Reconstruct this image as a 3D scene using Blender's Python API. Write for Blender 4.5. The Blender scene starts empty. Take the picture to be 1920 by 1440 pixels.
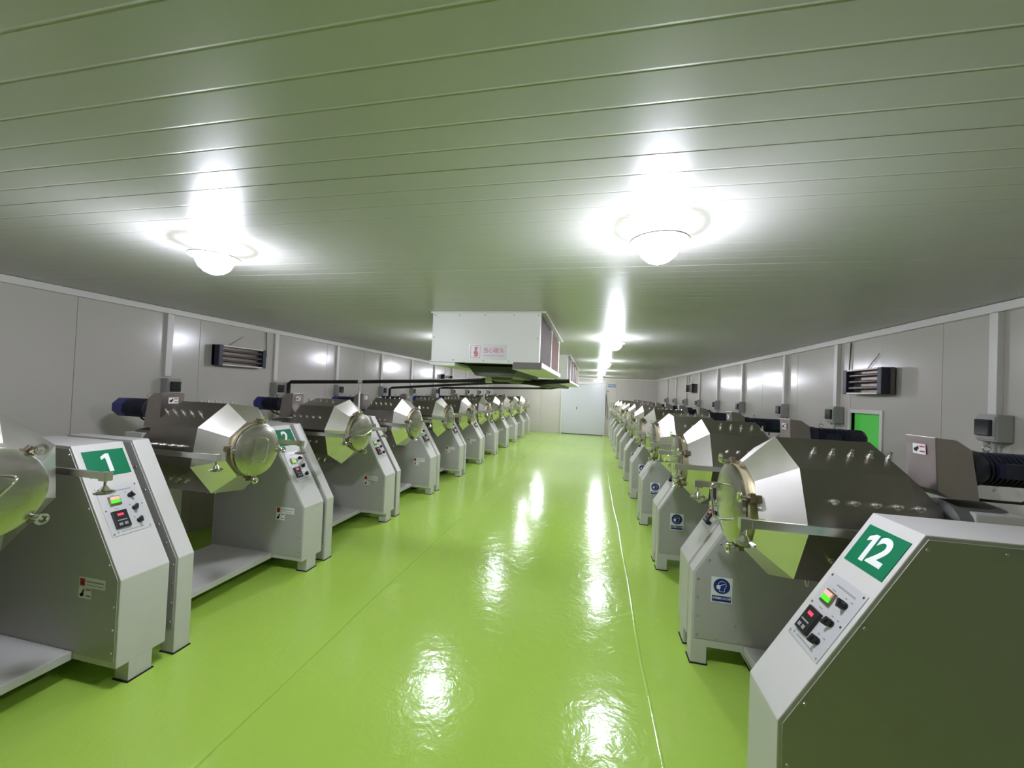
import bpy, bmesh, math, random
from mathutils import Matrix, Vector
random.seed(7)
PI = math.pi
C = bpy.context.scene.collection
S = bpy.context.scene

# ------------------------------------------------------------------ camera, world, exposure
def cam_setup():
    yaw, pitch, roll = -.20640, .01744, .04263
    cy, sy, cp, sp = math.cos(yaw), math.sin(yaw), math.cos(pitch), math.sin(pitch)
    fwd = Vector((sy * cp, cy * cp, sp)); r0 = Vector((cy, -sy, 0)); u0 = r0.cross(fwd)
    r = math.cos(roll) * r0 + math.sin(roll) * u0
    u = -math.sin(roll) * r0 + math.cos(roll) * u0
    m = Matrix(((r.x, u.x, -fwd.x, 0), (r.y, u.y, -fwd.y, 0), (r.z, u.z, -fwd.z, 1.6), (0, 0, 0, 1)))
    cd = bpy.data.cameras.new('camera'); cd.sensor_width = 36; cd.lens = 727.4 * 36 / 1920
    cd.clip_start = .02; cd.clip_end = 200
    o = bpy.data.objects.new('camera', cd); C.objects.link(o); o.matrix_world = m
    S.camera = o
cam_setup()
w = bpy.data.worlds.new('world'); S.world = w; w.use_nodes = True
w.node_tree.nodes['Background'].inputs[0].default_value = (.5, .52, .55, 1)
w.node_tree.nodes['Background'].inputs[1].default_value = .3
S.view_settings.view_transform = 'Standard'; S.view_settings.look = 'None'
S.view_settings.gamma = 1; S.view_settings.use_curve_mapping = False
S.view_settings.exposure = 0.6
S.cycles.sample_clamp_indirect = 6; S.cycles.max_bounces = 6; S.cycles.diffuse_bounces = 4; S.cycles.glossy_bounces = 3; S.cycles.adaptive_threshold = .06; S.cycles.use_denoising = True
LAMP_STRENGTH = 270.0

XL, XR, YB, YE, ZC = -4.0, 2.38, -3.6, 15.6, 2.25

# ------------------------------------------------------------------ materials
def mat(name, col, rough=.5, metal=0.0, emit=None, spec=.5, noise=None, bump=None, coat=0, trans=0, rnoise=None):
    """noise=(scale, amount) colour variation, bump=(scale, strength, distance), rnoise=(scale, amount) roughness variation"""
    m = bpy.data.materials.new(name); m.use_nodes = True
    nt = m.node_tree; b = nt.nodes['Principled BSDF']; L = nt.links.new
    b.inputs['Base Color'].default_value = (*col, 1); b.inputs['Roughness'].default_value = rough
    b.inputs['Metallic'].default_value = metal; b.inputs['Specular IOR Level'].default_value = spec
    if coat: b.inputs['Coat Weight'].default_value = coat; b.inputs['Coat Roughness'].default_value = .06
    if trans: b.inputs['Transmission Weight'].default_value = trans
    if emit: b.inputs['Emission Color'].default_value = (*emit[0], 1); b.inputs['Emission Strength'].default_value = emit[1]
    tc = nt.nodes.new('ShaderNodeTexCoord')
    def nz(scale, det=4):
        n = nt.nodes.new('ShaderNodeTexNoise'); n.inputs['Scale'].default_value = scale; n.inputs['Detail'].default_value = det
        L(tc.outputs['Object'], n.inputs['Vector']); return n
    if noise:
        n = nz(noise[0]); mx = nt.nodes.new('ShaderNodeMix'); mx.data_type = 'RGBA'
        mx.inputs['A'].default_value = (*[c * (1 - noise[1]) for c in col], 1)
        mx.inputs['B'].default_value = (*[min(1, c * (1 + noise[1])) for c in col], 1)
        L(n.outputs['Fac'], mx.inputs['Factor']); L(mx.outputs['Result'], b.inputs['Base Color'])
    if rnoise:
        n = nz(rnoise[0]); mr = nt.nodes.new('ShaderNodeMapRange')
        mr.inputs['From Min'].default_value = .3; mr.inputs['From Max'].default_value = .7
        mr.inputs['To Min'].default_value = max(.02, rough - rnoise[1]); mr.inputs['To Max'].default_value = rough + rnoise[1]
        L(n.outputs['Fac'], mr.inputs['Value']); L(mr.outputs['Result'], b.inputs['Roughness'])
    if bump:
        n = nz(bump[0]); bp = nt.nodes.new('ShaderNodeBump'); bp.inputs['Strength'].default_value = bump[1]; bp.inputs['Distance'].default_value = bump[2]
        L(n.outputs['Fac'], bp.inputs['Height']); L(bp.outputs['Normal'], b.inputs['Normal'])
    return m

M = {}
M['paint'] = mat('grey_paint', (.62, .60, .575), .42, noise=(9, .03))
M['paint_shaded'] = mat('grey_paint_shaded', (.46, .45, .43), .48, noise=(5, .04))  # same paint as the cabinets, darkened to put shade on the side faces
M['steel'] = mat('polished_steel', (.78, .74, .70), .38, 1, noise=(7, .08), rnoise=(5, .05))
M['lid'] = mat('lid_steel', (.52, .50, .45), .25, 1, noise=(7, .08), rnoise=(6, .04))
M['steel_body'] = mat('brushed_steel_drum', (.37, .335, .315), .32, 1, noise=(6, .12), rnoise=(5, .04))
M['chrome'] = mat('chrome', (.82, .81, .78), .10, 1)
M['stud'] = mat('stud_steel', (.93, .91, .88), .26, 1)
M['bar'] = mat('satin_steel_bar', (.62, .60, .57), .35, 1)
M['hood'] = mat('steel_hood', (.42, .375, .36), .36, 1, noise=(8, .1), rnoise=(5, .04))
M['brownsteel'] = mat('tarnished_clamp', (.26, .21, .14), .35, .9, noise=(20, .3))
M['gasket'] = mat('gasket_ring', (.62, .55, .36), .4, .6)
M['blue'] = mat('blue_motor_paint', (.02, .035, .20), .4, noise=(15, .2))
M['navy'] = mat('dark_motor_paint', (.012, .014, .03), .45)
M['black'] = mat('black_plastic', (.012, .012, .012), .4)
M['rubber'] = mat('black_rubber', (.01, .01, .01), .8)
M['foam'] = mat('black_foam_insulation', (.012, .012, .012), .75, bump=(80, .3, .003))
M['wall'] = mat('cream_wall_panel', (.54, .51, .46), .19, noise=(2, .03), bump=(4, .08, .02), spec=.5)
M['trim'] = mat('white_trim', (.70, .68, .64), .35)
M['white'] = mat('white_metal', (.74, .73, .69), .4, noise=(3, .02))
M['plate'] = mat('control_plate', (.62, .61, .62), .4, .2)
M['green'] = mat('green_plaque', (.004, .17, .075), .6, spec=.25)
M['wprint'] = mat('white_print', (.85, .86, .84), .4)
M['red'] = mat('red_print', (.5, .03, .03), .4)
M['pink'] = mat('faded_red_print', (.62, .20, .20), .5)
M['bprint'] = mat('blue_print', (.012, .03, .22), .35)
M['kprint'] = mat('black_print', (.02, .02, .02), .5)
M['greyprint'] = mat('grey_print', (.30, .30, .31), .5)
M['box'] = mat('grey_enclosure', (.34, .34, .32), .45)
M['darkglass'] = mat('dark_window', (.02, .022, .025), .15)
M['coil'] = mat('rusty_coil', (.085, .045, .03), .7, noise=(25, .35), spec=.1)
M['pan'] = mat('dark_grey_pan', (.13, .13, .12), .5)
M['reflector'] = mat('heater_reflector', (.16, .13, .11), .35, .7)
M['tube'] = mat('glass_tube', (.12, .10, .09), .15)
M['curtain'] = mat('green_curtain_glow', (.06, .42, .05), .5, noise=(3, .1), emit=((.06, .42, .05), .25))  # faint green emission lightens the curtain, which is no lamp
M['sealer'] = mat('joint_sealer', (.30, .30, .28), .7)  # grey backing seen in the joints between panels
M['ledred'] = mat('red_digits', (.5, .01, .03), .4, emit=((1, .05, .12), .9))
M['ledgreen'] = mat('green_rocker', (.05, .5, .02), .4, emit=((.1, 1, .03), .45))
M['orange'] = mat('pale_red_rocker', (.75, .45, .38), .4, emit=((1, .5, .4), .2))
M['glow'] = mat('lamp_glow', (1, 1, 1), .5, emit=((1.0, .95, .89), LAMP_STRENGTH))
M['glow_fill'] = mat('lamp_glow_fill', (1, 1, 1), .5, emit=((.93, .95, 1.0), LAMP_STRENGTH * .13))
M['glow_old'] = mat('lamp_glow_old', (1, 1, 1), .5, emit=((.84, .86, 1.0), LAMP_STRENGTH * .75))
M['glow_cool'] = mat('lamp_glow_cool', (1, 1, 1), .5, emit=((.88, .90, 1.0), LAMP_STRENGTH))
M['endcap'] = mat('brown_grey_cap', (.17, .145, .13), .5)
M['bluesign'] = mat('blue_sign', (.03, .12, .30), .4)
M['door'] = mat('cold_room_door', (.56, .56, .60), .3, bump=(4, .06, .02))

def floor_mat():
    m = bpy.data.materials.new('green_epoxy_floor'); m.use_nodes = True
    nt = m.node_tree; b = nt.nodes['Principled BSDF']; L = nt.links.new
    tc = nt.nodes.new('ShaderNodeTexCoord')
    n1 = nt.nodes.new('ShaderNodeTexNoise'); n1.inputs['Scale'].default_value = 1.3; n1.inputs['Detail'].default_value = 5
    n2 = nt.nodes.new('ShaderNodeTexNoise'); n2.inputs['Scale'].default_value = 6.5; n2.inputs['Detail'].default_value = 3; n2.inputs['Distortion'].default_value = 1.6
    n3 = nt.nodes.new('ShaderNodeTexNoise'); n3.inputs['Scale'].default_value = 34; n3.inputs['Detail'].default_value = 2; n3.inputs['Distortion'].default_value = .8
    for n in (n1, n2, n3): L(tc.outputs['Object'], n.inputs['Vector'])
    mx = nt.nodes.new('ShaderNodeMix'); mx.data_type = 'RGBA'
    mx.inputs['A'].default_value = (.37, .585, .075, 1); mx.inputs['B'].default_value = (.44, .645, .11, 1)
    L(n1.outputs['Fac'], mx.inputs['Factor']); L(mx.outputs['Result'], b.inputs['Base Color'])
    ad = nt.nodes.new('ShaderNodeMath'); ad.operation = 'MULTIPLY_ADD'; ad.inputs[1].default_value = .24
    L(n3.outputs['Fac'], ad.inputs[0]); L(n2.outputs['Fac'], ad.inputs[2])
    bp = nt.nodes.new('ShaderNodeBump'); bp.inputs['Strength'].default_value = .15; bp.inputs['Distance'].default_value = .02
    L(ad.outputs[0], bp.inputs['Height']); L(bp.outputs['Normal'], b.inputs['Normal'])
    b.inputs['Roughness'].default_value = .15; b.inputs['Specular IOR Level'].default_value = .5
    return m
M['floor'] = floor_mat()
M['ceil'] = mat('white_ceiling_panel', (.50, .49, .465), .33, noise=(1.2, .03), bump=(3, .05, .02))

# ------------------------------------------------------------------ mesh helpers
class MB:
    def __init__(s): s.bm = bmesh.new(); s.fr = Matrix.Identity(4)
    def frame(s, o, r, u):
        r = Vector(r).normalized(); u = Vector(u).normalized(); n = r.cross(u)
        s.fr = Matrix(((r.x, u.x, n.x, o[0]), (r.y, u.y, n.y, o[1]), (r.z, u.z, n.z, o[2]), (0, 0, 0, 1))); return s
    def _v(s, p): return s.bm.verts.new(s.fr @ Vector(p))
    def box(s, x0, x1, y0, y1, z0, z1):
        v = [s._v(p) for p in ((x0, y0, z0), (x1, y0, z0), (x1, y1, z0), (x0, y1, z0), (x0, y0, z1), (x1, y0, z1), (x1, y1, z1), (x0, y1, z1))]
        for f in ((0, 3, 2, 1), (4, 5, 6, 7), (0, 1, 5, 4), (1, 2, 6, 5), (2, 3, 7, 6), (3, 0, 4, 7)): s.bm.faces.new([v[i] for i in f])
        return s
    def prism(s, pts, a, b, axis='y'):
        """polygon pts in the two other axes, extruded from a to b"""
        def P(p, t): return {'x': (t, p[0], p[1]), 'y': (p[0], t, p[1]), 'z': (p[0], p[1], t)}[axis]
        A = [s._v(P(p, a)) for p in pts]; B = [s._v(P(p, b)) for p in pts]; n = len(pts)
        s.bm.faces.new(A); s.bm.faces.new(B[::-1])
        for i in range(n): s.bm.faces.new((A[i], B[i], B[(i + 1) % n], A[(i + 1) % n]))
        return s
    def lathe(s, prof, n=24, axis='x', c=(0, 0, 0), phase=0.0, cap=True):
        """prof: (t, r) along axis"""
        rings = []
        for t, r in prof:
            ring = []
            for k in range(n):
                a = phase + 2 * PI * k / n; p = (math.cos(a) * r, math.sin(a) * r)
                q = {'x': (t, p[0], p[1]), 'y': (p[0], t, p[1]), 'z': (p[0], p[1], t)}[axis]
                ring.append(s._v((q[0] + c[0], q[1] + c[1], q[2] + c[2])))
            rings.append(ring)
        for A, B in zip(rings, rings[1:]):
            for k in range(n): s.bm.faces.new((A[k], A[(k + 1) % n], B[(k + 1) % n], B[k]))
        if cap: s.bm.faces.new(rings[0]); s.bm.faces.new(rings[-1][::-1])
        return s
    def tube(s, pts, r, n=8):
        pts = [Vector(p) for p in pts]; rings = []
        for i, p in enumerate(pts):
            d = (pts[min(i + 1, len(pts) - 1)] - pts[max(i - 1, 0)]).normalized()
            a = d.orthogonal().normalized() if i == 0 else (a - d * a.dot(d)).normalized()
            b = d.cross(a)
            rr = r[i] if isinstance(r, (list, tuple)) else r
            rings.append([s._v(p + a * math.cos(2 * PI * k / n) * rr + b * math.sin(2 * PI * k / n) * rr) for k in range(n)])
        for A, B in zip(rings, rings[1:]):
            for k in range(n): s.bm.faces.new((A[k], A[(k + 1) % n], B[(k + 1) % n], B[k]))
        s.bm.faces.new(rings[0]); s.bm.faces.new(rings[-1][::-1]); return s
    def torus(s, c, R, r, axis='x', n=14, m=6):
        vs = []
        for i in range(n):
            a = 2 * PI * i / n; row = []
            for j in range(m):
                b = 2 * PI * j / m; q = (math.cos(a) * (R + r * math.cos(b)), math.sin(a) * (R + r * math.cos(b)), r * math.sin(b))
                p = {'x': (q[2], q[0], q[1]), 'y': (q[0], q[2], q[1]), 'z': q}[axis]
                row.append(s._v((p[0] + c[0], p[1] + c[1], p[2] + c[2])))
            vs.append(row)
        for i in range(n):
            for j in range(m): s.bm.faces.new((vs[i][j], vs[(i + 1) % n][j], vs[(i + 1) % n][(j + 1) % m], vs[i][(j + 1) % m]))
        return s
    def disc(s, cx, cy, rx, ry, z0, z1, n=24, rot=0):
        pts = [(cx + rx * math.cos(2 * PI * k / n) * math.cos(rot) - ry * math.sin(2 * PI * k / n) * math.sin(rot),
                cy + rx * math.cos(2 * PI * k / n) * math.sin(rot) + ry * math.sin(2 * PI * k / n) * math.cos(rot)) for k in range(n)]
        return s.prism(pts, z0, z1, 'z')
    def mesh(s, name, m, smooth=None, bevel=0):
        bmesh.ops.recalc_face_normals(s.bm, faces=s.bm.faces)
        if bevel:
            es = [e for e in s.bm.edges if len(e.link_faces) == 2 and e.calc_face_angle(0) > .5]
            bmesh.ops.bevel(s.bm, geom=es, offset=bevel, segments=2, affect='EDGES', profile=.6)
        me = bpy.data.meshes.new(name); s.bm.to_mesh(me); s.bm.free()
        me.materials.append(M[m] if isinstance(m, str) else m)
        if smooth:
            me.shade_smooth(); me.set_sharp_from_angle(angle=math.radians(smooth))
        return me

def link(name, me, parent=None, loc=(0, 0, 0), label=None, kind=None):
    o = bpy.data.objects.new(name, me); C.objects.link(o); o.location = loc
    if parent: o.parent = parent
    if label: o['label'] = label
    if kind: o['kind'] = kind
    return o
def tag(o, label, cat, group=None):
    o['label'] = label; o['category'] = cat
    if group: o['group'] = group
    return o
def empty(name, loc=(0, 0, 0), rz=0):
    o = bpy.data.objects.new(name, None); C.objects.link(o); o.location = loc; o.rotation_euler = (0, 0, rz); o.empty_display_size = .1
    return o
def copy_tree(o, parent=None):
    c = o.copy(); C.objects.link(c); c.parent = parent
    for ch in list(o.children): copy_tree(ch, c)
    return c
DG = None
def text_mesh(body, size, fr_mb, m, bold=0.0, depth=.0006, align='CENTER', sx=1.0):
    cu = bpy.data.curves.new('text', 'FONT'); cu.body = body; cu.size = size; cu.align_x = align; cu.align_y = 'CENTER'
    cu.extrude = depth; cu.offset = bold; cu.resolution_u = 4
    o = bpy.data.objects.new('text', cu); C.objects.link(o)
    bpy.context.view_layer.update()
    dg = bpy.context.evaluated_depsgraph_get()
    me = bpy.data.meshes.new_from_object(o.evaluated_get(dg))
    bpy.data.objects.remove(o); bpy.data.curves.remove(cu)
    me.transform(Matrix.Diagonal((sx, 1, 1, 1))); me.transform(fr_mb.fr)
    me.materials.clear(); me.materials.append(M[m]); return me

# ------------------------------------------------------------------ setting: floor, ceiling, walls
fl = link('floor', MB().box(XL - .1, XR + .1, YB - .1, YE + .1, -.1, 0).mesh('floor', 'floor'), kind='structure')
def ridge(name, x, y0, y1):
    pr = [(x - .013, -.001), (x - .006, .0022), (x - .0015, .0028), (x - .0012, .0006), (x + .0012, .0006), (x + .0015, .0024), (x + .006, .0018), (x + .012, -.001)]
    ys = [y0 + (y1 - y0) * i / 60 for i in range(61)]
    b = MB(); rings = []
    for i, y in enumerate(ys):
        dx = .006 * math.sin(y * 1.7) + .004 * math.sin(y * 4.1)
        rings.append([b._v((p[0] + dx, y, p[1])) for p in pr])
    for A, B in zip(rings, rings[1:]):
        for k in range(len(pr) - 1): b.bm.faces.new((A[k], A[k + 1], B[k + 1], B[k]))
    link(name, b.mesh(name, 'floor'), kind='structure')
ridge('trim_1', -1.535, YB, YE); ridge('trim_2', .355, YB, YE)

ce = empty('ceiling'); ce['kind'] = 'structure'
def ceiling():
    W = .94; n_r = 10
    prof = [(0.0003, ZC + .002), (0.002, ZC)]
    step = W / n_r
    for k in range(1, n_r):
        y = k * step
        prof += [(y - .006, ZC), (y - .001, ZC + .0006), (y + .0005, ZC + .0006), (y + .003, ZC)]
    prof += [(W - .002, ZC), (W - .0003, ZC + .002)]
    top = [(W - .0003, ZC + .05), (.0003, ZC + .05)]
    me = MB().prism(prof + top, XL - .02, XR + .02, 'x').mesh('ceiling_panel', 'ceil')
    y = YB - .02; i = 0
    while y < YE:
        link('ceiling_panel', me, ce, (0, y, 0)); y += W
    link('ceiling_backing', MB().box(XL - .1, XR + .1, YB - .1, YE + .1, ZC + .05, ZC + .1).mesh('ceiling_backing', 'sealer'), ce)
ceiling()

def panel_wall(name, fixed, side, holes=(), w=.98, a0=YB, a1=YE, axis='x', joint=.003):
    """row of upright panels; side = +1 if the wall body lies on the + side of the plane"""
    e = empty(name); e['kind'] = 'structure'
    a = a0; k = 0
    th = .05 * side
    def slab(p0, p1, z0, z1, nm='wall_panel'):
        b = MB(); f0, f1 = sorted((fixed, fixed + th))
        if axis == 'x': b.box(f0, f1, p0, p1, z0, z1)
        else: b.box(p0, p1, f0, f1, z0, z1)
        link(nm, b.mesh(nm, 'wall', bevel=.0015), e)
    cuts = []
    while a < a1 - .01:
        cuts.append((a, min(a + w, a1))); a += w
    for p0, p1 in cuts:
        segs = [(p0 + joint / 2, p1 - joint / 2, 0, ZC)]
        for h in holes:
            out = []
            for s in segs:
                if h[1] <= s[0] or h[0] >= s[1]: out.append(s); continue
                if s[0] < h[0]: out.append((s[0], h[0], s[2], s[3]))
                if s[1] > h[1]: out.append((h[1], s[1], s[2], s[3]))
                m0, m1 = max(s[0], h[0]), min(s[1], h[1])
                if h[3] < s[3]: out.append((m0, m1, h[3], s[3]))
                if h[2] > s[2]: out.append((m0, m1, s[2], h[2]))
            segs = out
        for s in segs: slab(*s)
    b = MB(); f0, f1 = sorted((fixed + th, fixed + th * 1.5))
    if axis == 'x':
        if holes:
            h = holes[0]
            b.box(f0, f1, a0, h[0], 0, ZC); b.box(f0, f1, h[1], a1, 0, ZC); b.box(f0, f1, h[0], h[1], h[3], ZC)
        else: b.box(f0, f1, a0, a1, 0, ZC)
    else: b.box(a0, a1, f0, f1, 0, ZC)
    link('wall_backing', b.mesh('wall_backing', 'sealer'), e)
    return e
panel_wall('wall_left', XL, -1)
GD = (3.84, 4.22, 0.0, 1.53)        # green doorway in the right wall
panel_wall('wall_right', XR, 1, holes=(GD,))
panel_wall('wall_far', YE, 1, a0=XL, a1=XR, axis='y')
panel_wall('wall_near', YB, -1, a0=XL, a1=XR, axis='y')
for nm, b in (('trim_3', MB().box(XL, XL + .035, YB, YE, ZC - .055, ZC - .002)), ('trim_4', MB().box(XR - .035, XR, YB, YE, ZC - .055, ZC - .002)),
              ('trim_5', MB().box(XL + .036, XR - .036, YE - .03, YE, ZC - .035, ZC - .002))):
    link(nm, b.mesh(nm, 'trim', bevel=.004), kind='structure')
# square trunking posts on the side walls
PL = [2.95, 4.23, 5.45, 6.77, 8.03, 9.31, 10.6, 11.9, 13.2, 14.45]
PR = [2.87, 4.42, 5.49, 6.90, 8.17, 9.48, 10.74, 12.0, 13.3]
ti = 6
for y in PL:
    b = MB().box(XL, XL + .03, y - .028, y + .028, 1.60, ZC - .056); link('trim_%d' % ti, b.mesh('trunking', 'trim', bevel=.003), kind='structure'); ti += 1
for y in PR:
    b = MB().box(XR - .035, XR, y - .026, y + .026, 1.58, ZC - .056); link('trim_%d' % ti, b.mesh('trunking', 'trim', bevel=.003), kind='structure'); ti += 1

# green doorway
d1 = empty('door_1'); d1['kind'] = 'structure'
y0, y1, z0, z1 = GD
link('door_frame', MB().box(XR - .012, XR + .10, y0 - .035, y0, 0, z1 + .035).box(XR - .012, XR + .10, y1, y1 + .035, 0, z1 + .035).box(XR - .012, XR + .10, y0, y1, z1, z1 + .035).mesh('door_frame', 'trim', bevel=.003), d1)
link('door_reveal', MB().box(XR + .10, XR + .125, y0 - .03, y0 + .002, 0, z1).box(XR + .10, XR + .125, y1 - .002, y1 + .03, 0, z1).box(XR + .10, XR + .125, y0, y1, z1 - .01, z1 + .02).mesh('door_reveal', 'white'), d1)
link('door_leaf', MB().box(XR + .025, XR + .05, y0 + .004, y1 - .004, .005, z1 - .005).mesh('door_leaf', 'curtain'), d1)

# sliding cold room door in the far wall
d2 = empty('door_2'); d2['kind'] = 'structure'
dx0, dx1, dz = -1.17, .44, 2.0
link('door_leaf', MB().box(dx0, dx1, YE - .075, YE - .02, .02, dz - .03).mesh('door_leaf', 'door', bevel=.006), d2)
link('door_frame', MB().box(dx0 - .02, dx1 + .035, YE - .05, YE, dz - .02, dz + .03).box(dx1 + .003, dx1 + .045, YE - .085, YE, 0, dz - .02).box(dx0 - .05, dx0 - .003, YE - .085, YE, 0, dz - .02).mesh('door_frame', 'trim', bevel=.004), d2)
link('door_rail', MB().box(-2.6, dx1 + .05, YE - .11, YE - .05, dz + .031, dz + .075).mesh('door_rail', 'white', bevel=.004), d2)
link('door_handle', MB().box(-.62, -.60, YE - .11, YE - .076, .98, 1.08).mesh('door_handle', 'kprint', bevel=.003), d2)
link('door_seal', MB().box(dx0, dx1, YE - .08, YE - .02, .001, .02).mesh('door_seal', 'rubber'), d2)

# ------------------------------------------------------------------ drum machine (local: x into the machine, -y to the right as faced, z up)
SL, SB = Vector((.395, 0, .655)), (0, .55)
SLn = SL.normalized()
def slope_frame(b, v=0, s=0, out=0):
    """frame on the sloping control face; v = to the right as faced, s = up the slope from the knee"""
    o = Vector((0, -v, .55)) + SLn * s + Vector((-SLn.z, 0, SLn.x)) * out
    return b.frame(o, (0, -1, 0), SLn)
CY0, CY1 = -.690, -.457      # control cabinet
TY0, TY1 = .457, .547        # side stand
ZT, UB, RC = 1.205, .92, .335

def build_machine(nearby):
    r = empty('drum_machine')
    # --- control cabinet
    b = MB().prism([(0, .105), (0, .55), (.395, ZT), (UB, ZT), (UB, .105)], CY0, CY1)
    cab = link('control_cabinet', b.mesh('control_cabinet', 'paint', bevel=.004), r)
    pl = [(.014, .138), (.014, .545), (.402, ZT - .014), (UB - .02, ZT - .014), (UB - .02, .138)]
    for nm, a, c in (('side_plate', CY1, CY1 + .003), ('side_plate', CY0 - .003, CY0)):
        link(nm, MB().prism(pl, a, c).mesh('side_plate', 'paint_shaded'), cab)
    b = MB()
    for t in range(6):
        p = Vector((.03, 0, .18)).lerp(Vector((.03, 0, .53)), t / 3) if t < 3 else Vector((.075, 0, .62)).lerp(Vector((.40, 0, 1.16)), (t - 3) / 2)
        for yy, d in ((CY1 + .003, 1), (CY0 - .003, -1)): b.lathe([(0, .006), (.003 * d, .005)], 8, 'y', (p.x, yy, p.z))
    for u in (.6, .8):
        for yy, d in ((CY1 + .003, 1), (CY0 - .003, -1)): b.lathe([(0, .006), (.003 * d, .005)], 8, 'y', (u, yy, 1.17))
    link('side_screws', b.mesh('side_screws', 'bar'), cab, kind='stuff')
    for u0 in (.0, .80):
        ft = link('foot', MB().box(u0, u0 + .09, -.625, -.515, .006, .105).mesh('foot', 'paint', bevel=.002), r)
        link('rubber_pad', MB().box(u0 - .006, u0 + .096, -.632, -.508, 0, .006).mesh('rubber_pad', 'rubber'), ft)
    # face plate, controls
    V0, V1 = .486, .674
    b = MB(); slope_frame(b).box(V0, V1, .225, .505, 0, .003); link('control_plate', b.mesh('control_plate', 'plate', bevel=.0008), cab)
    b = MB(); slope_frame(b)
    for v in (V0 + .010, V1 - .010):
        for s in (.237, .37, .493): b.disc(v, s, .0045, .0045, .003, .0055, 8)
    link('plate_screws', b.mesh('plate_screws', 'chrome'), cab, kind='stuff')
    b = MB(); slope_frame(b).box(V0 + .036, V0 + .088, .392, .444, .003, .010); link('rocker_bezel', b.mesh('rocker_bezel', 'brownsteel', bevel=.001), cab)
    b = MB(); slope_frame(b).box(V0 + .041, V0 + .083, .421, .439, .010, .016); link('red_rocker', b.mesh('red_rocker', 'orange', bevel=.001), cab)
    b = MB(); slope_frame(b).box(V0 + .041, V0 + .083, .402, .420, .010, .014); link('green_rocker', b.mesh('green_rocker', 'ledgreen', bevel=.001), cab)
    b = MB(); slope_frame(b).box(V0 + .026, V0 + .092, .262, .358, .003, .016); link('timer_display', b.mesh('timer_display', 'black', bevel=.002), cab)
    b = MB(); slope_frame(b).box(V0 + .045, V0 + .072, .328, .341, .0162, .0168); link('red_readout', b.mesh('red_readout', 'ledred'), cab)
    b = MB(); slope_frame(b).box(V0 + .036, V0 + .080, .300, .306, .0162, .017).box(V0 + .038, V0 + .054, .274, .288, .0162, .018).box(V0 + .062, V0 + .078, .274, .288, .0162, .018)
    link('timer_buttons', b.mesh('timer_buttons', 'greyprint'), cab)
    for s in (.432, .356, .280):
        b = MB(); slope_frame(b).disc(V0 + .138, s, .0125, .0125, .003, .008, 16).disc(V0 + .138, s, .0095, .0095, .008, .024, 14)
        a = -.5 + (s * 37 % 1)
        b.fr = b.fr @ Matrix.Translation((V0 + .138, s, 0)) @ Matrix.Rotation(a, 4, 'Z')
        b.box(-.0045, .0045, -.016, .013, .010, .030)
        link('rotary_knob', b.mesh('rotary_knob', 'black', smooth=40), cab)
    b = MB(); slope_frame(b)
    for i in range(11): b.box(V0 + .055 + i * .009, V0 + .062 + i * .009, .470, .477, .003, .0034)
    for s in (.452, .374): b.box(V0 + .05, V0 + .07, s - .003, s + .001, .003, .0034)
    for s in (.452, .376, .300):
        b.box(V0 + .118, V0 + .128, s, s + .005, .003, .0034).box(V0 + .148, V0 + .158, s, s + .005, .003, .0034)
    b.disc(V0 + .030, .243, .005, .005, .003, .0034, 10)
    for i in range(10): b.box(V0 + .045 + i * .0105, V0 + .053 + i * .0105, .240, .246, .003, .0034)
    link('plate_print', b.mesh('plate_print', 'greyprint'), cab, kind='stuff')
    b = MB(); slope_frame(b).box(V0, V1, .567, .722, 0, .003); link('number_plaque', b.mesh('number_plaque', 'green', bevel=.0006), cab)
    # --- side stand
    pts = [(0, .006), (.09, .006), (.09, .107), (.275, .107), (.335, .006), (.42, .006), (.42, .05), (UB - .1, .05), (UB - .1, .006), (UB, .006), (UB, ZT), (.395, ZT), (0, .55)]
    st = link('side_stand', MB().prism(pts, TY0, TY1).mesh('side_stand', 'paint', bevel=.003), r)
    pl = [(.014, .155), (.014, .545), (.402, ZT - .014), (UB - .02, ZT - .014), (UB - .02, .155)]
    for a, c in ((TY0 - .003, TY0), (TY1, TY1 + .003)):
        link('side_plate', MB().prism(pl, a, c).mesh('side_plate', 'paint_shaded'), st)
    b = MB()
    for yy, d in ((TY0 - .003, -1), (TY1 + .003, 1)):
        for u, z in ((.03, .18), (.03, .29), (.03, .40), (.03, .51), (.09, .63), (.15, .73), (.27, .92), (.35, 1.05), (.14, .17), (.26, .17), (.24, .26)):
            b.lathe([(0, .006), (.003 * d, .005)], 8, 'y', (u, yy, z))
    link('side_screws', b.mesh('side_screws', 'bar'), st, kind='stuff')
    for u0, u1 in ((-.006, .096), (.33, .425), (UB - .1, UB)):
        link('rubber_pad', MB().box(u0, u1, TY0 - .005, TY1 + .005, 0, .006).mesh('rubber_pad', 'rubber'), st)
    # --- shelf, pedestal, hood, motor
    link('drip_shelf', MB().box(.29, .90, CY1 + .004, TY0 - .004, .105, .148).mesh('drip_shelf', 'paint', bevel=.003), r)
    ped = link('pedestal', MB().box(.93, 1.13, -.19, .19, .006, 1.0).box(.95, 1.12, -.11, .11, 1.0, 1.17).mesh('pedestal', 'paint', bevel=.006), r)
    link('bearing_housing', MB().lathe([(.86, .085), (.90, .12), (1.06, .12), (1.12, .10), (1.14, .05)], 20, 'x', (0, 0, 1.08)).mesh('bearing_housing', 'pan', smooth=40), r)
    hd = MB().prism([(.835, 1.245), (.822, 1.475), (.90, 1.468), (.955, 1.43), (.985, 1.215), (.88, 1.215)], -.082, .082).mesh('chain_hood', 'hood', bevel=.003)
    hd = link('chain_hood', hd, r)
    b = MB().frame((.8225, 0, 1.415), (0, -1, 0), (-.013, 0, .23)); b.box(-.036, .034, -.022, .024, .0, .0012)
    link('warning_sticker', b.mesh('warning_sticker', 'wprint'), hd)
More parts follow.
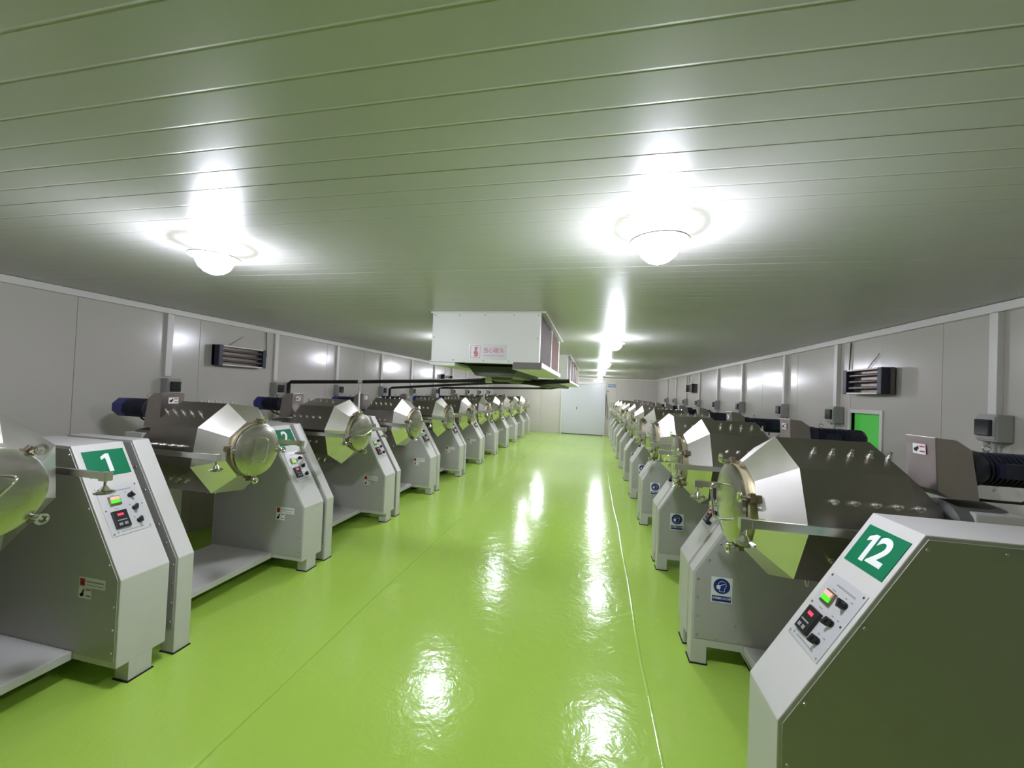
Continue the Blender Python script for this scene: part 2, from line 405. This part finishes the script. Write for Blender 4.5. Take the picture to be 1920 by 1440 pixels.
    b = MB().frame((.8225, 0, 1.415), (0, -1, 0), (-.013, 0, .23))
    b.disc(-.020, -.002, .010, .008, .0012, .0018, 10, .4).prism([(-.026, -.010), (-.012, -.012), (-.004, .012), (-.010, .014)], .0012, .0018, 'z').disc(-.008, .004, .006, .006, .0012, .0018, 8)
    link('sticker_pictogram', b.mesh('sticker_pictogram', 'kprint'), hd)
    b = MB().frame((.8225, 0, 1.415), (0, -1, 0), (-.013, 0, .23)); b.box(.002, .030, .010, .016, .0012, .0018).box(.002, .030, -.012, -.006, .0012, .0018)
    link('sticker_lines', b.mesh('sticker_lines', 'red'), hd)
    b = MB().lathe([(.958, .055), (.975, .078), (1.02, .078), (1.035, .068)], 20, 'x', (0, 0, 1.345))
    for k in range(10): b.lathe([(1.035 + k * .0185, .067), (1.035 + k * .0185, .073), (1.043 + k * .0185, .073), (1.043 + k * .0185, .067)], 20, 'x', (0, 0, 1.345), cap=False)
    b.lathe([(1.03, .067), (1.23, .067)], 20, 'x', (0, 0, 1.345))
    b.box(1.06, 1.16, -.1, -.05, 1.32, 1.38)
    mo = link('gear_motor', b.mesh('gear_motor', 'navy', smooth=35), r)
    link('fan_cover', MB().lathe([(1.225, .076), (1.32, .076), (1.345, .060)], 8, 'x', (0, 0, 1.345), PI / 8).mesh('fan_cover', 'blue', bevel=.003), mo)
    link('eye_bolt', MB().torus((1.07, 0, 1.435), .013, .004, 'y').lathe([(1.405, .006), (1.425, .006)], 8, 'z', (1.07, 0, 0)).mesh('eye_bolt', 'bar', smooth=60), mo)
    link('motor_cable', MB().tube([(1.22, -.03, 1.30), (1.20, -.06, 1.25), (1.13, -.08, 1.22), (1.04, -.05, 1.215), (1.0, 0, 1.21)], .006, 6).mesh('motor_cable', 'rubber', smooth=60), mo)
    # --- lifting arms each side of the drum
    for sgn in (1, -1):
        y = .36 * sgn
        arm = link('guard_arm', MB().box(-.02, .93, y - .006, y + .006, 1.085, 1.12).box(-.035, .01, y - .016, y + .016, 1.08, 1.123)
                   .box(.90, .93, min(0, y), max(0, y), 1.085, 1.12).mesh('guard_arm', 'bar', bevel=.0015), r)
        b = MB().lathe([(1.015, .006), (1.083, .006)], 8, 'z', (-.012, y, 0)).lathe([(1.016, .030), (1.020, .040), (1.028, .040), (1.034, .022), (1.055, .010)], 18, 'z', (-.012, y, 0))
        link('hand_wheel', b.mesh('hand_wheel', 'chrome', smooth=40), arm)
    # --- drum
    z = 1.098
    ph = PI / 8
    b = MB().lathe([(.23, RC), (.62, RC)], 8, 'x', phase=ph, cap=False)
    b.lathe([(.62, RC), (.86, .10)], 8, 'x', phase=ph, cap=False)
    dr = link('drum', b.mesh('drum', 'steel_body'), r, (0, 0, z))
    cone = MB()
    cone.lathe([(.228, RC + .002), (.095, .205)], 8, 'x', phase=ph, cap=False).lathe([(.095, .205), (.094, .165)], 8, 'x', phase=ph, cap=False)
    link('drum_cone', cone.mesh('drum_cone', 'steel'), dr)
    link('mouth_ring', MB().lathe([(.098, .166), (.07, .166), (.068, .188), (.058, .188), (.056, .166)], 36, 'x', cap=False).mesh('mouth_ring', 'gasket', smooth=30), dr)
    link('lid', MB().lathe([(.056, .183), (.052, .187), (.038, .187), (.034, .180), (.026, .12), (.022, .05), (.0215, .01)], 40, 'x').mesh('lid', 'lid', smooth=25), dr)
    h = .085
    link('lid_handle', MB().tube([(.03, 0, -h), (-.012, 0, -h), (-.026, 0, -h + .004), (-.034, 0, -h + .014), (-.036, 0, -h + .03), (-.036, 0, h - .03), (-.034, 0, h - .014), (-.026, 0, h - .004), (-.012, 0, h), (.03, 0, h)], .0062, 10).mesh('lid_handle', 'chrome', smooth=60), dr)
    cm = {}
    for k in range(4):
        a = k * PI / 2
        e = Matrix.Rotation(a, 4, 'X')
        b = MB(); b.fr = e
        b.box(.075, .17, -.016, .016, .178, .205).box(.06, .082, -.020, .020, .170, .222).tube([(.09, 0, .200), (.035, 0, .200)], .007, 8)
        cl = link('clamp_bracket', b.mesh('clamp_bracket', 'brownsteel', bevel=.002), dr)
        b = MB(); b.fr = e
        b.torus((.018, 0, .216), .019, .006, 'x').lathe([(.018, .011), (.045, .013)], 8, 'x', (0, 0, .200)).box(.012, .024, -.005, .005, .195, .215)
        link('eye_nut', b.mesh('eye_nut', 'chrome', smooth=50), dr)
    ap = RC * math.cos(PI / 8)
    def stud(b):
        return b.lathe([(ap - .001, .013), (ap + .004, .013), (ap + .004, .0095), (ap + .014, .0095), (ap + .014, .0065), (ap + .030, .0065)], 8, 'z')
    if nearby:
        sm = stud(MB()).mesh('stud', 'stud', smooth=40)
        for k in range(8):
            for j in range(5):
                o = link('stud', sm, dr, (.335 + j * .072, 0, 0)); o.rotation_euler = (k * PI / 4, 0, 0)
    else:
        b = MB()
        for k in range(8):
            for j in range(5):
                b.fr = Matrix.Rotation(k * PI / 4, 4, 'X') @ Matrix.Translation((.335 + j * .072, 0, 0)); stud(b)
        link('studs', b.mesh('studs', 'stud', smooth=40), dr, kind='stuff')
    return r

def child(o, name):
    for c in o.children:
        if c.name.split('.')[0] == name: return c

def mask_sign(stand):
    f = ((.1, TY0 - .0032, .385), (1, 0, 0), (0, 0, 1))
    b = MB().frame(*f).box(.003, .120, 0, .150, 0, .001); link('mask_sign', b.mesh('mask_sign', 'wprint'), stand)
    b = MB().frame(*f).disc(.0615, .098, .046, .046, .001, .0015, 32).box(.009, .114, .006, .040, .001, .0015); link('sign_blue_field', b.mesh('sign_blue_field', 'bprint'), stand)
    b = MB().frame(*f)
    head = [(.048, .066), (.050, .080), (.040, .084), (.040, .098), (.042, .112), (.052, .124), (.066, .127), (.080, .121), (.086, .106), (.083, .092), (.076, .084), (.077, .066)]
    for p, q in zip(head, head[1:] + head[:1]):
        d = Vector((q[0] - p[0], q[1] - p[1])).normalized() * .0012; n = Vector((-d.y, d.x))
        b.prism([(p[0] - d.x + n.x, p[1] - d.y + n.y), (q[0] + d.x + n.x, q[1] + d.y + n.y), (q[0] + d.x - n.x, q[1] + d.y - n.y), (p[0] - d.x - n.x, p[1] - d.y - n.y)], .0015, .002, 'z')
    b.disc(.043, .091, .012, .013, .0015, .0022, 14).prism([(.050, .098), (.080, .112), (.080, .115), (.049, .102)], .0015, .0021, 'z')
    link('sign_pictogram', b.mesh('sign_pictogram', 'wprint'), stand)
    fb = MB().frame(Vector(f[0]) + Vector((.0615, -.0017, .0255)), f[1], f[2])
    link('sign_text', text_mesh('\u5fc5\u987b\u6234\u9632\u5c18\u53e3\u7f69', .0145, fb, 'wprint', .0002, .0003), stand)

def hazard_sticker(cab):
    f = ((.27, CY1 + .0034, .43), (-1, 0, 0), (0, 0, 1))
    b = MB().frame(*f).box(.0, .175, .058, .108, 0, .001).box(.0, .085, 0, .056, 0, .001); link('hazard_sticker', b.mesh('hazard_sticker', 'wprint'), cab)
    b = MB().frame(*f).box(.006, .040, .064, .102, .001, .0016).box(.05, .08, .044, .050, .001, .0016).box(.05, .08, .012, .018, .001, .0016); link('sticker_red', b.mesh('sticker_red', 'red'), cab)
    b = MB().frame(*f).disc(.022, .018, .014, .010, .001, .0016, 10, .5).prism([(.012, .010), (.026, .012), (.040, .046), (.030, .048)], .001, .0016, 'z').prism([(.016, .070), (.030, .070), (.023, .096)], .0016, .002, 'z')
    link('sticker_black', b.mesh('sticker_black', 'kprint'), cab)
    b = MB().frame(*f)
    for i in range(12): b.box(.052 + i * .0098, .060 + i * .0098, .086, .093, .001, .0014).box(.052 + i * .0098, .059 + i * .0098, .070, .074, .001, .0014)
    link('sticker_print', b.mesh('sticker_print', 'greyprint'), cab, kind='stuff')

def number(cab, n):
    """plaque digits: the 1 is cut by hand with its slanted flag, the others come from the built-in font"""
    H = .108; t = str(n); wd = {'1': .040}
    ws = [wd.get(c, .068) for c in t]; x = -(sum(ws) + .006 * (len(t) - 1)) / 2
    for c, wc in zip(t, ws):
        b = MB(); slope_frame(b, 0, 0, .0032); b.fr = b.fr @ Matrix.Translation(((.486 + .674) / 2 + x + wc / 2, .6445, 0))
        if c == '1':
            q = b.prism([(.018, -H / 2), (.018, H / 2), (.001, H / 2), (-.022, H / 2 - .016), (-.022, H / 2 - .034), (-.002, H / 2 - .024), (-.002, -H / 2)], -.0004, .0006, 'z').mesh('plaque_digit', 'wprint')
        else: q = text_mesh(c, .143, b, 'wprint', .0042, .0005, sx=.98)
        link('plaque_digit', q, cab)
        x += wc + .006

proto_near = build_machine(True)
proto_far = build_machine(False)
ORD = ['first', 'second', 'third', 'fourth', 'fifth', 'sixth', 'seventh', 'eighth', 'ninth', 'tenth', 'last']
ROT = {1: 42, 2: 8, 3: 75, 4: 9, 5: -14, 6: 30, 7: 58, 8: 12, 9: -30, 10: 40, 11: 5,
       12: -20, 13: 66, 14: 4, 15: 33, 16: -25, 17: 10, 18: 50, 19: -8, 20: 25, 21: 70, 22: 0}
def place(n, left, k):
    near = n in (1, 2, 3, 12, 13)
    r = copy_tree(proto_near if near else proto_far)
    if left: r.location = (-2.31, 1.092 + 1.285 * k, 0); r.rotation_euler = (0, 0, PI)
    else: r.location = (.638, 2.11 + 1.27 * k, 0)
    dr = child(r, 'drum'); dr.rotation_euler = (math.radians(ROT[n]), 0, 0)
    cab, st = child(r, 'control_cabinet'), child(r, 'side_stand')
    number(cab, n)
    if left: hazard_sticker(cab)
    else:
        mask_sign(st)
        if n == 12:
            cab.location.y = .042
            for f in [c for c in r.children if c.name.split('.')[0] == 'foot']: f.location.y = .042
    row = 'left' if left else 'right'
    lab = {1: 'steel drum machine nearest on the left, green plaque 1 on its grey cabinet',
           2: 'steel drum machine in the left row with green plaque 2 on its grey cabinet',
           3: 'third steel drum machine in the left row, grab handle lying across its round lid',
           12: 'nearest steel drum machine on the right, green plaque 12 on its cabinet',
           13: 'second steel drum machine on the right, just behind the plaque 12 machine'}.get(n)
    if not lab:
        lab = ('last steel drum machine of the left row, beside the far wall' if n == 11 else 'farthest steel drum machine of the right row, beside the far wall' if n == 22 else
               '%s grey and steel drum machine from the near end of the %s row' % (ORD[k], row))
    if not left:
        mo = child(r, 'gear_motor')
        for q in (child(mo, 'fan_cover'),): q.material_slots[0].link = 'OBJECT'; q.material_slots[0].material = M['navy']
    tag(r, lab, 'machine', 'drum machines in the %s row' % row)
    return r
for k in range(11): place(k + 1, True, k)
for k in range(11): place(12 + k, False, k)
def kill(o):
    for c in list(o.children): kill(c)
    bpy.data.objects.remove(o)
kill(proto_near); kill(proto_far)

# ------------------------------------------------------------------ ceiling lamps
def make_lamp():
    r = empty('ceiling_lamp')
    link('lamp_base', MB().lathe([(-.02, .05), (0, .055)], 24, 'z').mesh('lamp_base', 'white', smooth=30), r)
    link('fill_glow_ring', MB().lathe([(-.021, .052), (-.045, .066), (-.0555, .070)], 16, 'z', cap=False).mesh('fill_glow_ring', 'glow_fill', smooth=60), r)  # added glowing ring, fills light onto the ceiling around the rim
    link('lamp_rim', MB().lathe([(-.056, .060), (-.056, .108), (-.060, .110), (-.062, .108), (-.062, .060)], 36, 'z', cap=False).mesh('lamp_rim', 'box', smooth=30), r)
    link('lamp_globe', MB().lathe([(-.0625, .078), (-.085, .076), (-.110, .064), (-.130, .042), (-.140, .018), (-.141, .003)], 16, 'z').mesh('lamp_globe', 'glow', smooth=60), r)
    return r
lamp0 = make_lamp()
nth = ['nearest', 'second', 'third', 'fourth', 'farthest']
first = True
for side, x in (('left', -1.84), ('right', .225)):
    for i, y in enumerate(((1.55, 4.7, 7.85, 10.95, 14.0) if side == 'left' else (1.55, 4.55, 7.62, 10.7, 13.8))):
        o = lamp0 if first else copy_tree(lamp0); first = False
        o.location = (x, y, ZC)
        if (side, i) == ('left', 0) or i > 2:
            g = child(o, 'lamp_globe'); g.material_slots[0].link = 'OBJECT'; g.material_slots[0].material = M['glow_cool' if i else 'glow_old']
        tag(o, 'glowing round ceiling lamp, %s of the %s line of lamps' % (nth[i], side), 'lamp', 'round ceiling lamps')

# ------------------------------------------------------------------ switch boxes
def make_switch(side, y, lab, grp):
    r = empty('switch_box', (XL if side < 0 else XR, y, 1.50), 0 if side < 0 else PI)
    link('enclosure', MB().box(.002, .085, -.062, .062, -.08, .08).mesh('enclosure', 'box', bevel=.006), r)
    link('window_bezel', MB().box(.085, .092, -.058, .058, -.068, .068).mesh('window_bezel', 'box', bevel=.003), r)
    link('dark_window', MB().box(.092, .110, -.045, .045, -.045, .05).mesh('dark_window', 'darkglass', bevel=.004), r)
    link('conduit', MB().tube([(.05, .01, -.08), (.05, .01, -.30), (.10, .01, -.33)], .010, 8).lathe([(-.10, .016), (-.08, .016)], 10, 'z', (.05, -.04, 0)).lathe([(-.10, .016), (-.08, .016)], 10, 'z', (.05, .01, 0)).mesh('conduit', 'box', smooth=50), r)
    tag(r, lab, 'switch box', grp)
for i, y in enumerate(PL):
    make_switch(-1, y + .02, 'grey switch box on the left wall, %s one from the near end' % (ORD[i] if i < len(PL) - 1 else 'last'), 'switch boxes on the left wall')
for i, y in enumerate(PR):
    make_switch(1, y - .03, 'grey switch box on the right wall, %s one from the near end' % (ORD[i] if i < len(PR) - 1 else 'last'), 'switch boxes on the right wall')

# ------------------------------------------------------------------ tube heaters / fly lamps on the walls
def make_fixture(side, y0, y1, z0, z1, lab, ntube=3):
    L = y1 - y0
    r = empty('wall_tube_unit', (XL if side < 0 else XR, (y0 + y1) / 2, z0), 0 if side < 0 else PI)
    H = z1 - z0; h = L / 2
    link('housing', MB().box(.02, .05, -h, h, 0, H).mesh('housing', 'reflector'), r)
    for a in (-h, h - .06): link('end_cap', MB().box(.015, .11, a, a + .05, .0, H).mesh('end_cap', 'navy', bevel=.006), r)
    for z in (0, H - .014): link('rail', MB().box(.02, .108, -h + .05, h - .05, z, z + .014).mesh('rail', 'trim', bevel=.002), r)
    for k in range(ntube):
        z = H * (k + 1) / (ntube + 1)
        link('tube', MB().lathe([(-h + .06, .012), (h - .06, .012)], 10, 'y', (.085, 0, z)).mesh('tube', 'tube', smooth=50), r)
    link('bracket', MB().box(0, .02, -.03, .03, H * .3, H * .8).tube([(.01, -h * .4, H), (.01, h * .2, H + .13)], .004, 6).mesh('bracket', 'bar'), r)
    link('supply_cable', MB().tube([(.03, h if side < 0 else -h, H * .4), (.02, (h + .05) * (1 if side < 0 else -1), H * .4), (.012, (h + .09) * (1 if side < 0 else -1), H * .7), (.012, (h + .07) * (1 if side < 0 else -1), ZC - z0 - .06)], .005, 6).mesh('supply_cable', 'black'), r)
    tag(r, lab, 'wall heater', 'tube units on the walls')
make_fixture(-1, 3.38, 4.00, 1.74, 1.96, 'wide dark blue framed tube unit mounted high on the left wall, nearest')
make_fixture(1, 3.66, 4.16, 1.70, 1.92, 'dark ended tube unit mounted above the green doorway on the right wall')
make_fixture(-1, 9.75, 10.4, 1.74, 1.96, 'small looking far tube unit on the left wall behind the pipes')
make_fixture(1, 9.80, 10.4, 1.74, 1.95, 'small looking far tube unit high on the right wall')

# ------------------------------------------------------------------ ceiling coolers
def make_cooler(y0, L, lab, sign):
    r = empty('ceiling_cooler', (-.90, y0, 0))
    x0, x1, z0 = -.465, .465, 1.82
    bd = link('end_panel', MB().box(x0, x1, 0, .03, z0, ZC - .012).mesh('end_panel', 'white', bevel=.003), r)
    link('end_panel', MB().box(x0, x1, L - .03, L, z0, ZC - .012).mesh('end_panel', 'white', bevel=.003), r)
    b = MB()
    for x, z in ((x0 + .02, 2.22), (x0 + .24, 2.22), (0, 2.22), (x1 - .22, 2.22), (x1 - .02, 2.22), (x0 + .02, 2.03), (x1 - .02, 2.03), (x0 + .2, z0 + .02), (0, z0 + .02), (x1 - .25, z0 + .02)):
        b.lathe([(0, .006), (-.003, .005)], 8, 'y', (x, 0, z))
    link('panel_screws', b.mesh('panel_screws', 'box'), bd, kind='stuff')
    link('top_plate', MB().box(x0 - .015, x1 + .04, -.01, L + .01, ZC - .012, ZC - .001).mesh('top_plate', 'trim'), r)
    n = max(2, round(L / .9)); seg = (L - .06) / n
    for sx in (x0, x1 - .03):
        for k in range(n):
            a = .03 + k * seg
            link('coil_block', MB().box(sx + .006, sx + .026, a + .03, a + seg - .03, z0 + .03, ZC - .04).mesh('coil_block', 'coil'), r)
        for k in range(n + 1):
            a = .03 + k * seg
            link('frame_post', MB().box(sx, sx + .03, max(.031, a - .02), min(L - .031, a + .02), z0, ZC - .013).mesh('frame_post', 'trim', bevel=.002), r)
    link('inner_baffle', MB().box(x0 + .05, x1 - .05, .04, L - .04, z0 + .01, ZC - .02).mesh('inner_baffle', 'pan'), r)
    # drip trays along both sides
    link('drip_tray', MB().prism([(.25, 1.775), (.44, 1.775), (.49, 1.795), (.49, 1.835), (.467, 1.835), (.467, 1.818), (.25, 1.818)], .0, L).mesh('drip_tray', 'white', bevel=.002), r)
    link('drip_tray', MB().prism([(-.25, 1.79), (-.42, 1.79), (-.48, 1.80), (-.48, 1.835), (-.467, 1.835), (-.467, 1.818), (-.25, 1.818)], .0, L).mesh('drip_tray', 'white', bevel=.002), r)
    link('tray_end_cap', MB().box(.255, .488, -.006, -.0005, 1.778, 1.834).mesh('tray_end_cap', 'endcap'), r)
    link('bottom_pan', MB().prism([(-.24, 1.818), (.24, 1.818), (.20, 1.725), (-.16, 1.725)], .30, L - .05).mesh('bottom_pan', 'pan', bevel=.01), r)
    for k in range(2):
        link('fan_guard', MB().lathe([(1.724, .11), (1.70, .10), (1.685, .06), (1.683, .01)], 24, 'z', (.02, .6 + k * .75, 0)).mesh('fan_guard', 'pan', smooth=40), r)
    if sign:
        f = ((.04, -.0005, 1.905), (1, 0, 0), (0, 0, 1))
        b = MB().frame(*f).box(-.17, .155, -.055, .07, 0, .0012); sg = link('warning_sign', b.mesh('warning_sign', 'plate'), bd)
        b = MB().frame(*f)
        for a, c, d, e in ((-.155, -.07, .055, .058), (-.155, -.07, -.044, -.041), (-.155, -.152, -.044, .058), (-.073, -.07, -.044, .058)): b.box(a, c, d, e, .0012, .002)
        b.disc(-.108, .030, .012, .013, .0012, .002, 12).prism([(-.128, .040), (-.10, .050), (-.088, .044), (-.096, .038)], .0012, .002, 'z')
        b.prism([(-.125, -.034), (-.090, -.030), (-.088, .000), (-.100, .018), (-.122, .014), (-.130, -.005), (-.116, -.014)], .0012, .002, 'z')
        link('sign_pictogram', b.mesh('sign_pictogram', 'pink'), bd)
        fb = MB().frame(Vector(f[0]) + Vector((.045, -.0014, .018)), f[1], f[2])
        link('sign_text', text_mesh('\u5f53\u5fc3\u78b0\u5934', .046, fb, 'pink', .0006, .0003), bd)
        b = MB().frame(*f)
        for i in range(14): b.box(-.04 + i * .0125, -.030 + i * .0125, -.024, -.020, .0012, .0018)
        link('sign_small_print', b.mesh('sign_small_print', 'pink'), bd, kind='stuff')
    tag(r, lab, 'air cooler', 'air coolers under the ceiling')
make_cooler(3.10, 1.80, 'white boxy air cooler under the ceiling, nearest, with a red and white sign', True)
make_cooler(6.6, 4.8, 'long white air cooler hanging farther back, behind the one with the sign', False)

# insulated pipes
p = link('drain_pipe', MB().tube([(-.26, 4.40, 1.735), (-.34, 4.40, 1.728), (-.50, 4.40, 1.72), (-.62, 4.42, 1.70), (-.75, 4.44, 1.712), (-1.2, 4.45, 1.715), (-2.2, 4.45, 1.665), (-2.9, 4.45, 1.632), (-3.93, 4.45, 1.592), (-3.965, 4.45, 1.57), (-3.965, 4.45, 1.35)],
                                 [.022, .024, .028, .036, .034, .028, .023, .023, .024, .022, .022], 12).mesh('drain_pipe', 'foam', smooth=50))
tag(p, 'black insulated pipe running from under the near cooler to the left wall', 'pipe')
link('pipe_joint', MB().tube([(-2.87, 4.45, 1.634), (-2.93, 4.45, 1.631)], .026, 12).tube([(-1.17, 4.45, 1.716), (-1.25, 4.45, 1.713)], .034, 12).mesh('pipe_joint', 'trim', smooth=50), p)
p = link('drain_pipe', MB().tube([(-1.3, 7.0, 1.75), (-1.77, 7.0, 1.735), (-3.87, 7.0, 1.56), (-3.92, 7.0, 1.54), (-3.92, 7.0, 1.3)], .024, 10).mesh('drain_pipe', 'foam', smooth=50))
tag(p, 'thinner black pipe in the middle, sloping down to the left wall behind the first', 'pipe')
p = link('drain_pipe', MB().tube([(-.75, 9.58, 1.76), (-1.0, 9.58, 1.70), (-3.85, 9.58, 1.60), (-3.95, 9.58, 1.58), (-3.95, 9.58, 1.35)], .026, 10).mesh('drain_pipe', 'foam', smooth=50))
tag(p, 'farthest black pipe crossing to the left wall below the long cooler', 'pipe')
p = link('pipe_prop', MB().lathe([(ZT + .004, .014), (1.607, .011)], 10, 'z', (-2.9, 4.425, 0)).box(-2.93, -2.87, 4.395, 4.455, ZT, ZT + .004).mesh('pipe_prop', 'trim', smooth=50))
tag(p, 'thin white rod propping up the near black pipe from a cabinet top', 'prop')
p = link('pipe_prop', MB().lathe([(ZT + .004, .018), (1.60, .016)], 10, 'z', (-2.72, 9.56, 0)).box(-2.75, -2.69, 9.53, 9.59, ZT, ZT + .004).mesh('pipe_prop', 'trim', smooth=50))
tag(p, 'short white rod propping up the farthest black pipe', 'prop')

# ------------------------------------------------------------------ far wall things
s = link('wall_sign', MB().box(.57, .86, YE - .012, YE - .001, 1.90, 2.01).mesh('wall_sign', 'bluesign'))
link('sign_band', MB().box(.58, .85, YE - .014, YE - .012, 1.945, 1.965).mesh('sign_band', 'wprint'), s)
tag(s, 'small blue sign plate on the far wall right of the sliding door', 'sign')
s = link('wall_button', MB().lathe([(YE - .03, .02), (YE - .01, .035), (YE - .001, .035)], 14, 'y', (.57, 0, 1.74)).mesh('wall_button', 'box', smooth=40))
tag(s, 'small round grey button on the far wall below the blue sign', 'button')
s = link('pull_cord', MB().tube([(.50, YE - .06, 1.62), (.44 + .06, YE - .10, 1.2), (.50, YE - .06, .78)], .012, 6).tube([(.50, YE - .06, 1.62), (.56, YE - .05, 1.2), (.585, YE - .03, .66)], .012, 6).box(.49, .51, YE - .07, YE, 1.61, 1.64).mesh('pull_cord', 'pan'))
tag(s, 'dark looped cord hanging beside the sliding door on the far wall', 'cord')
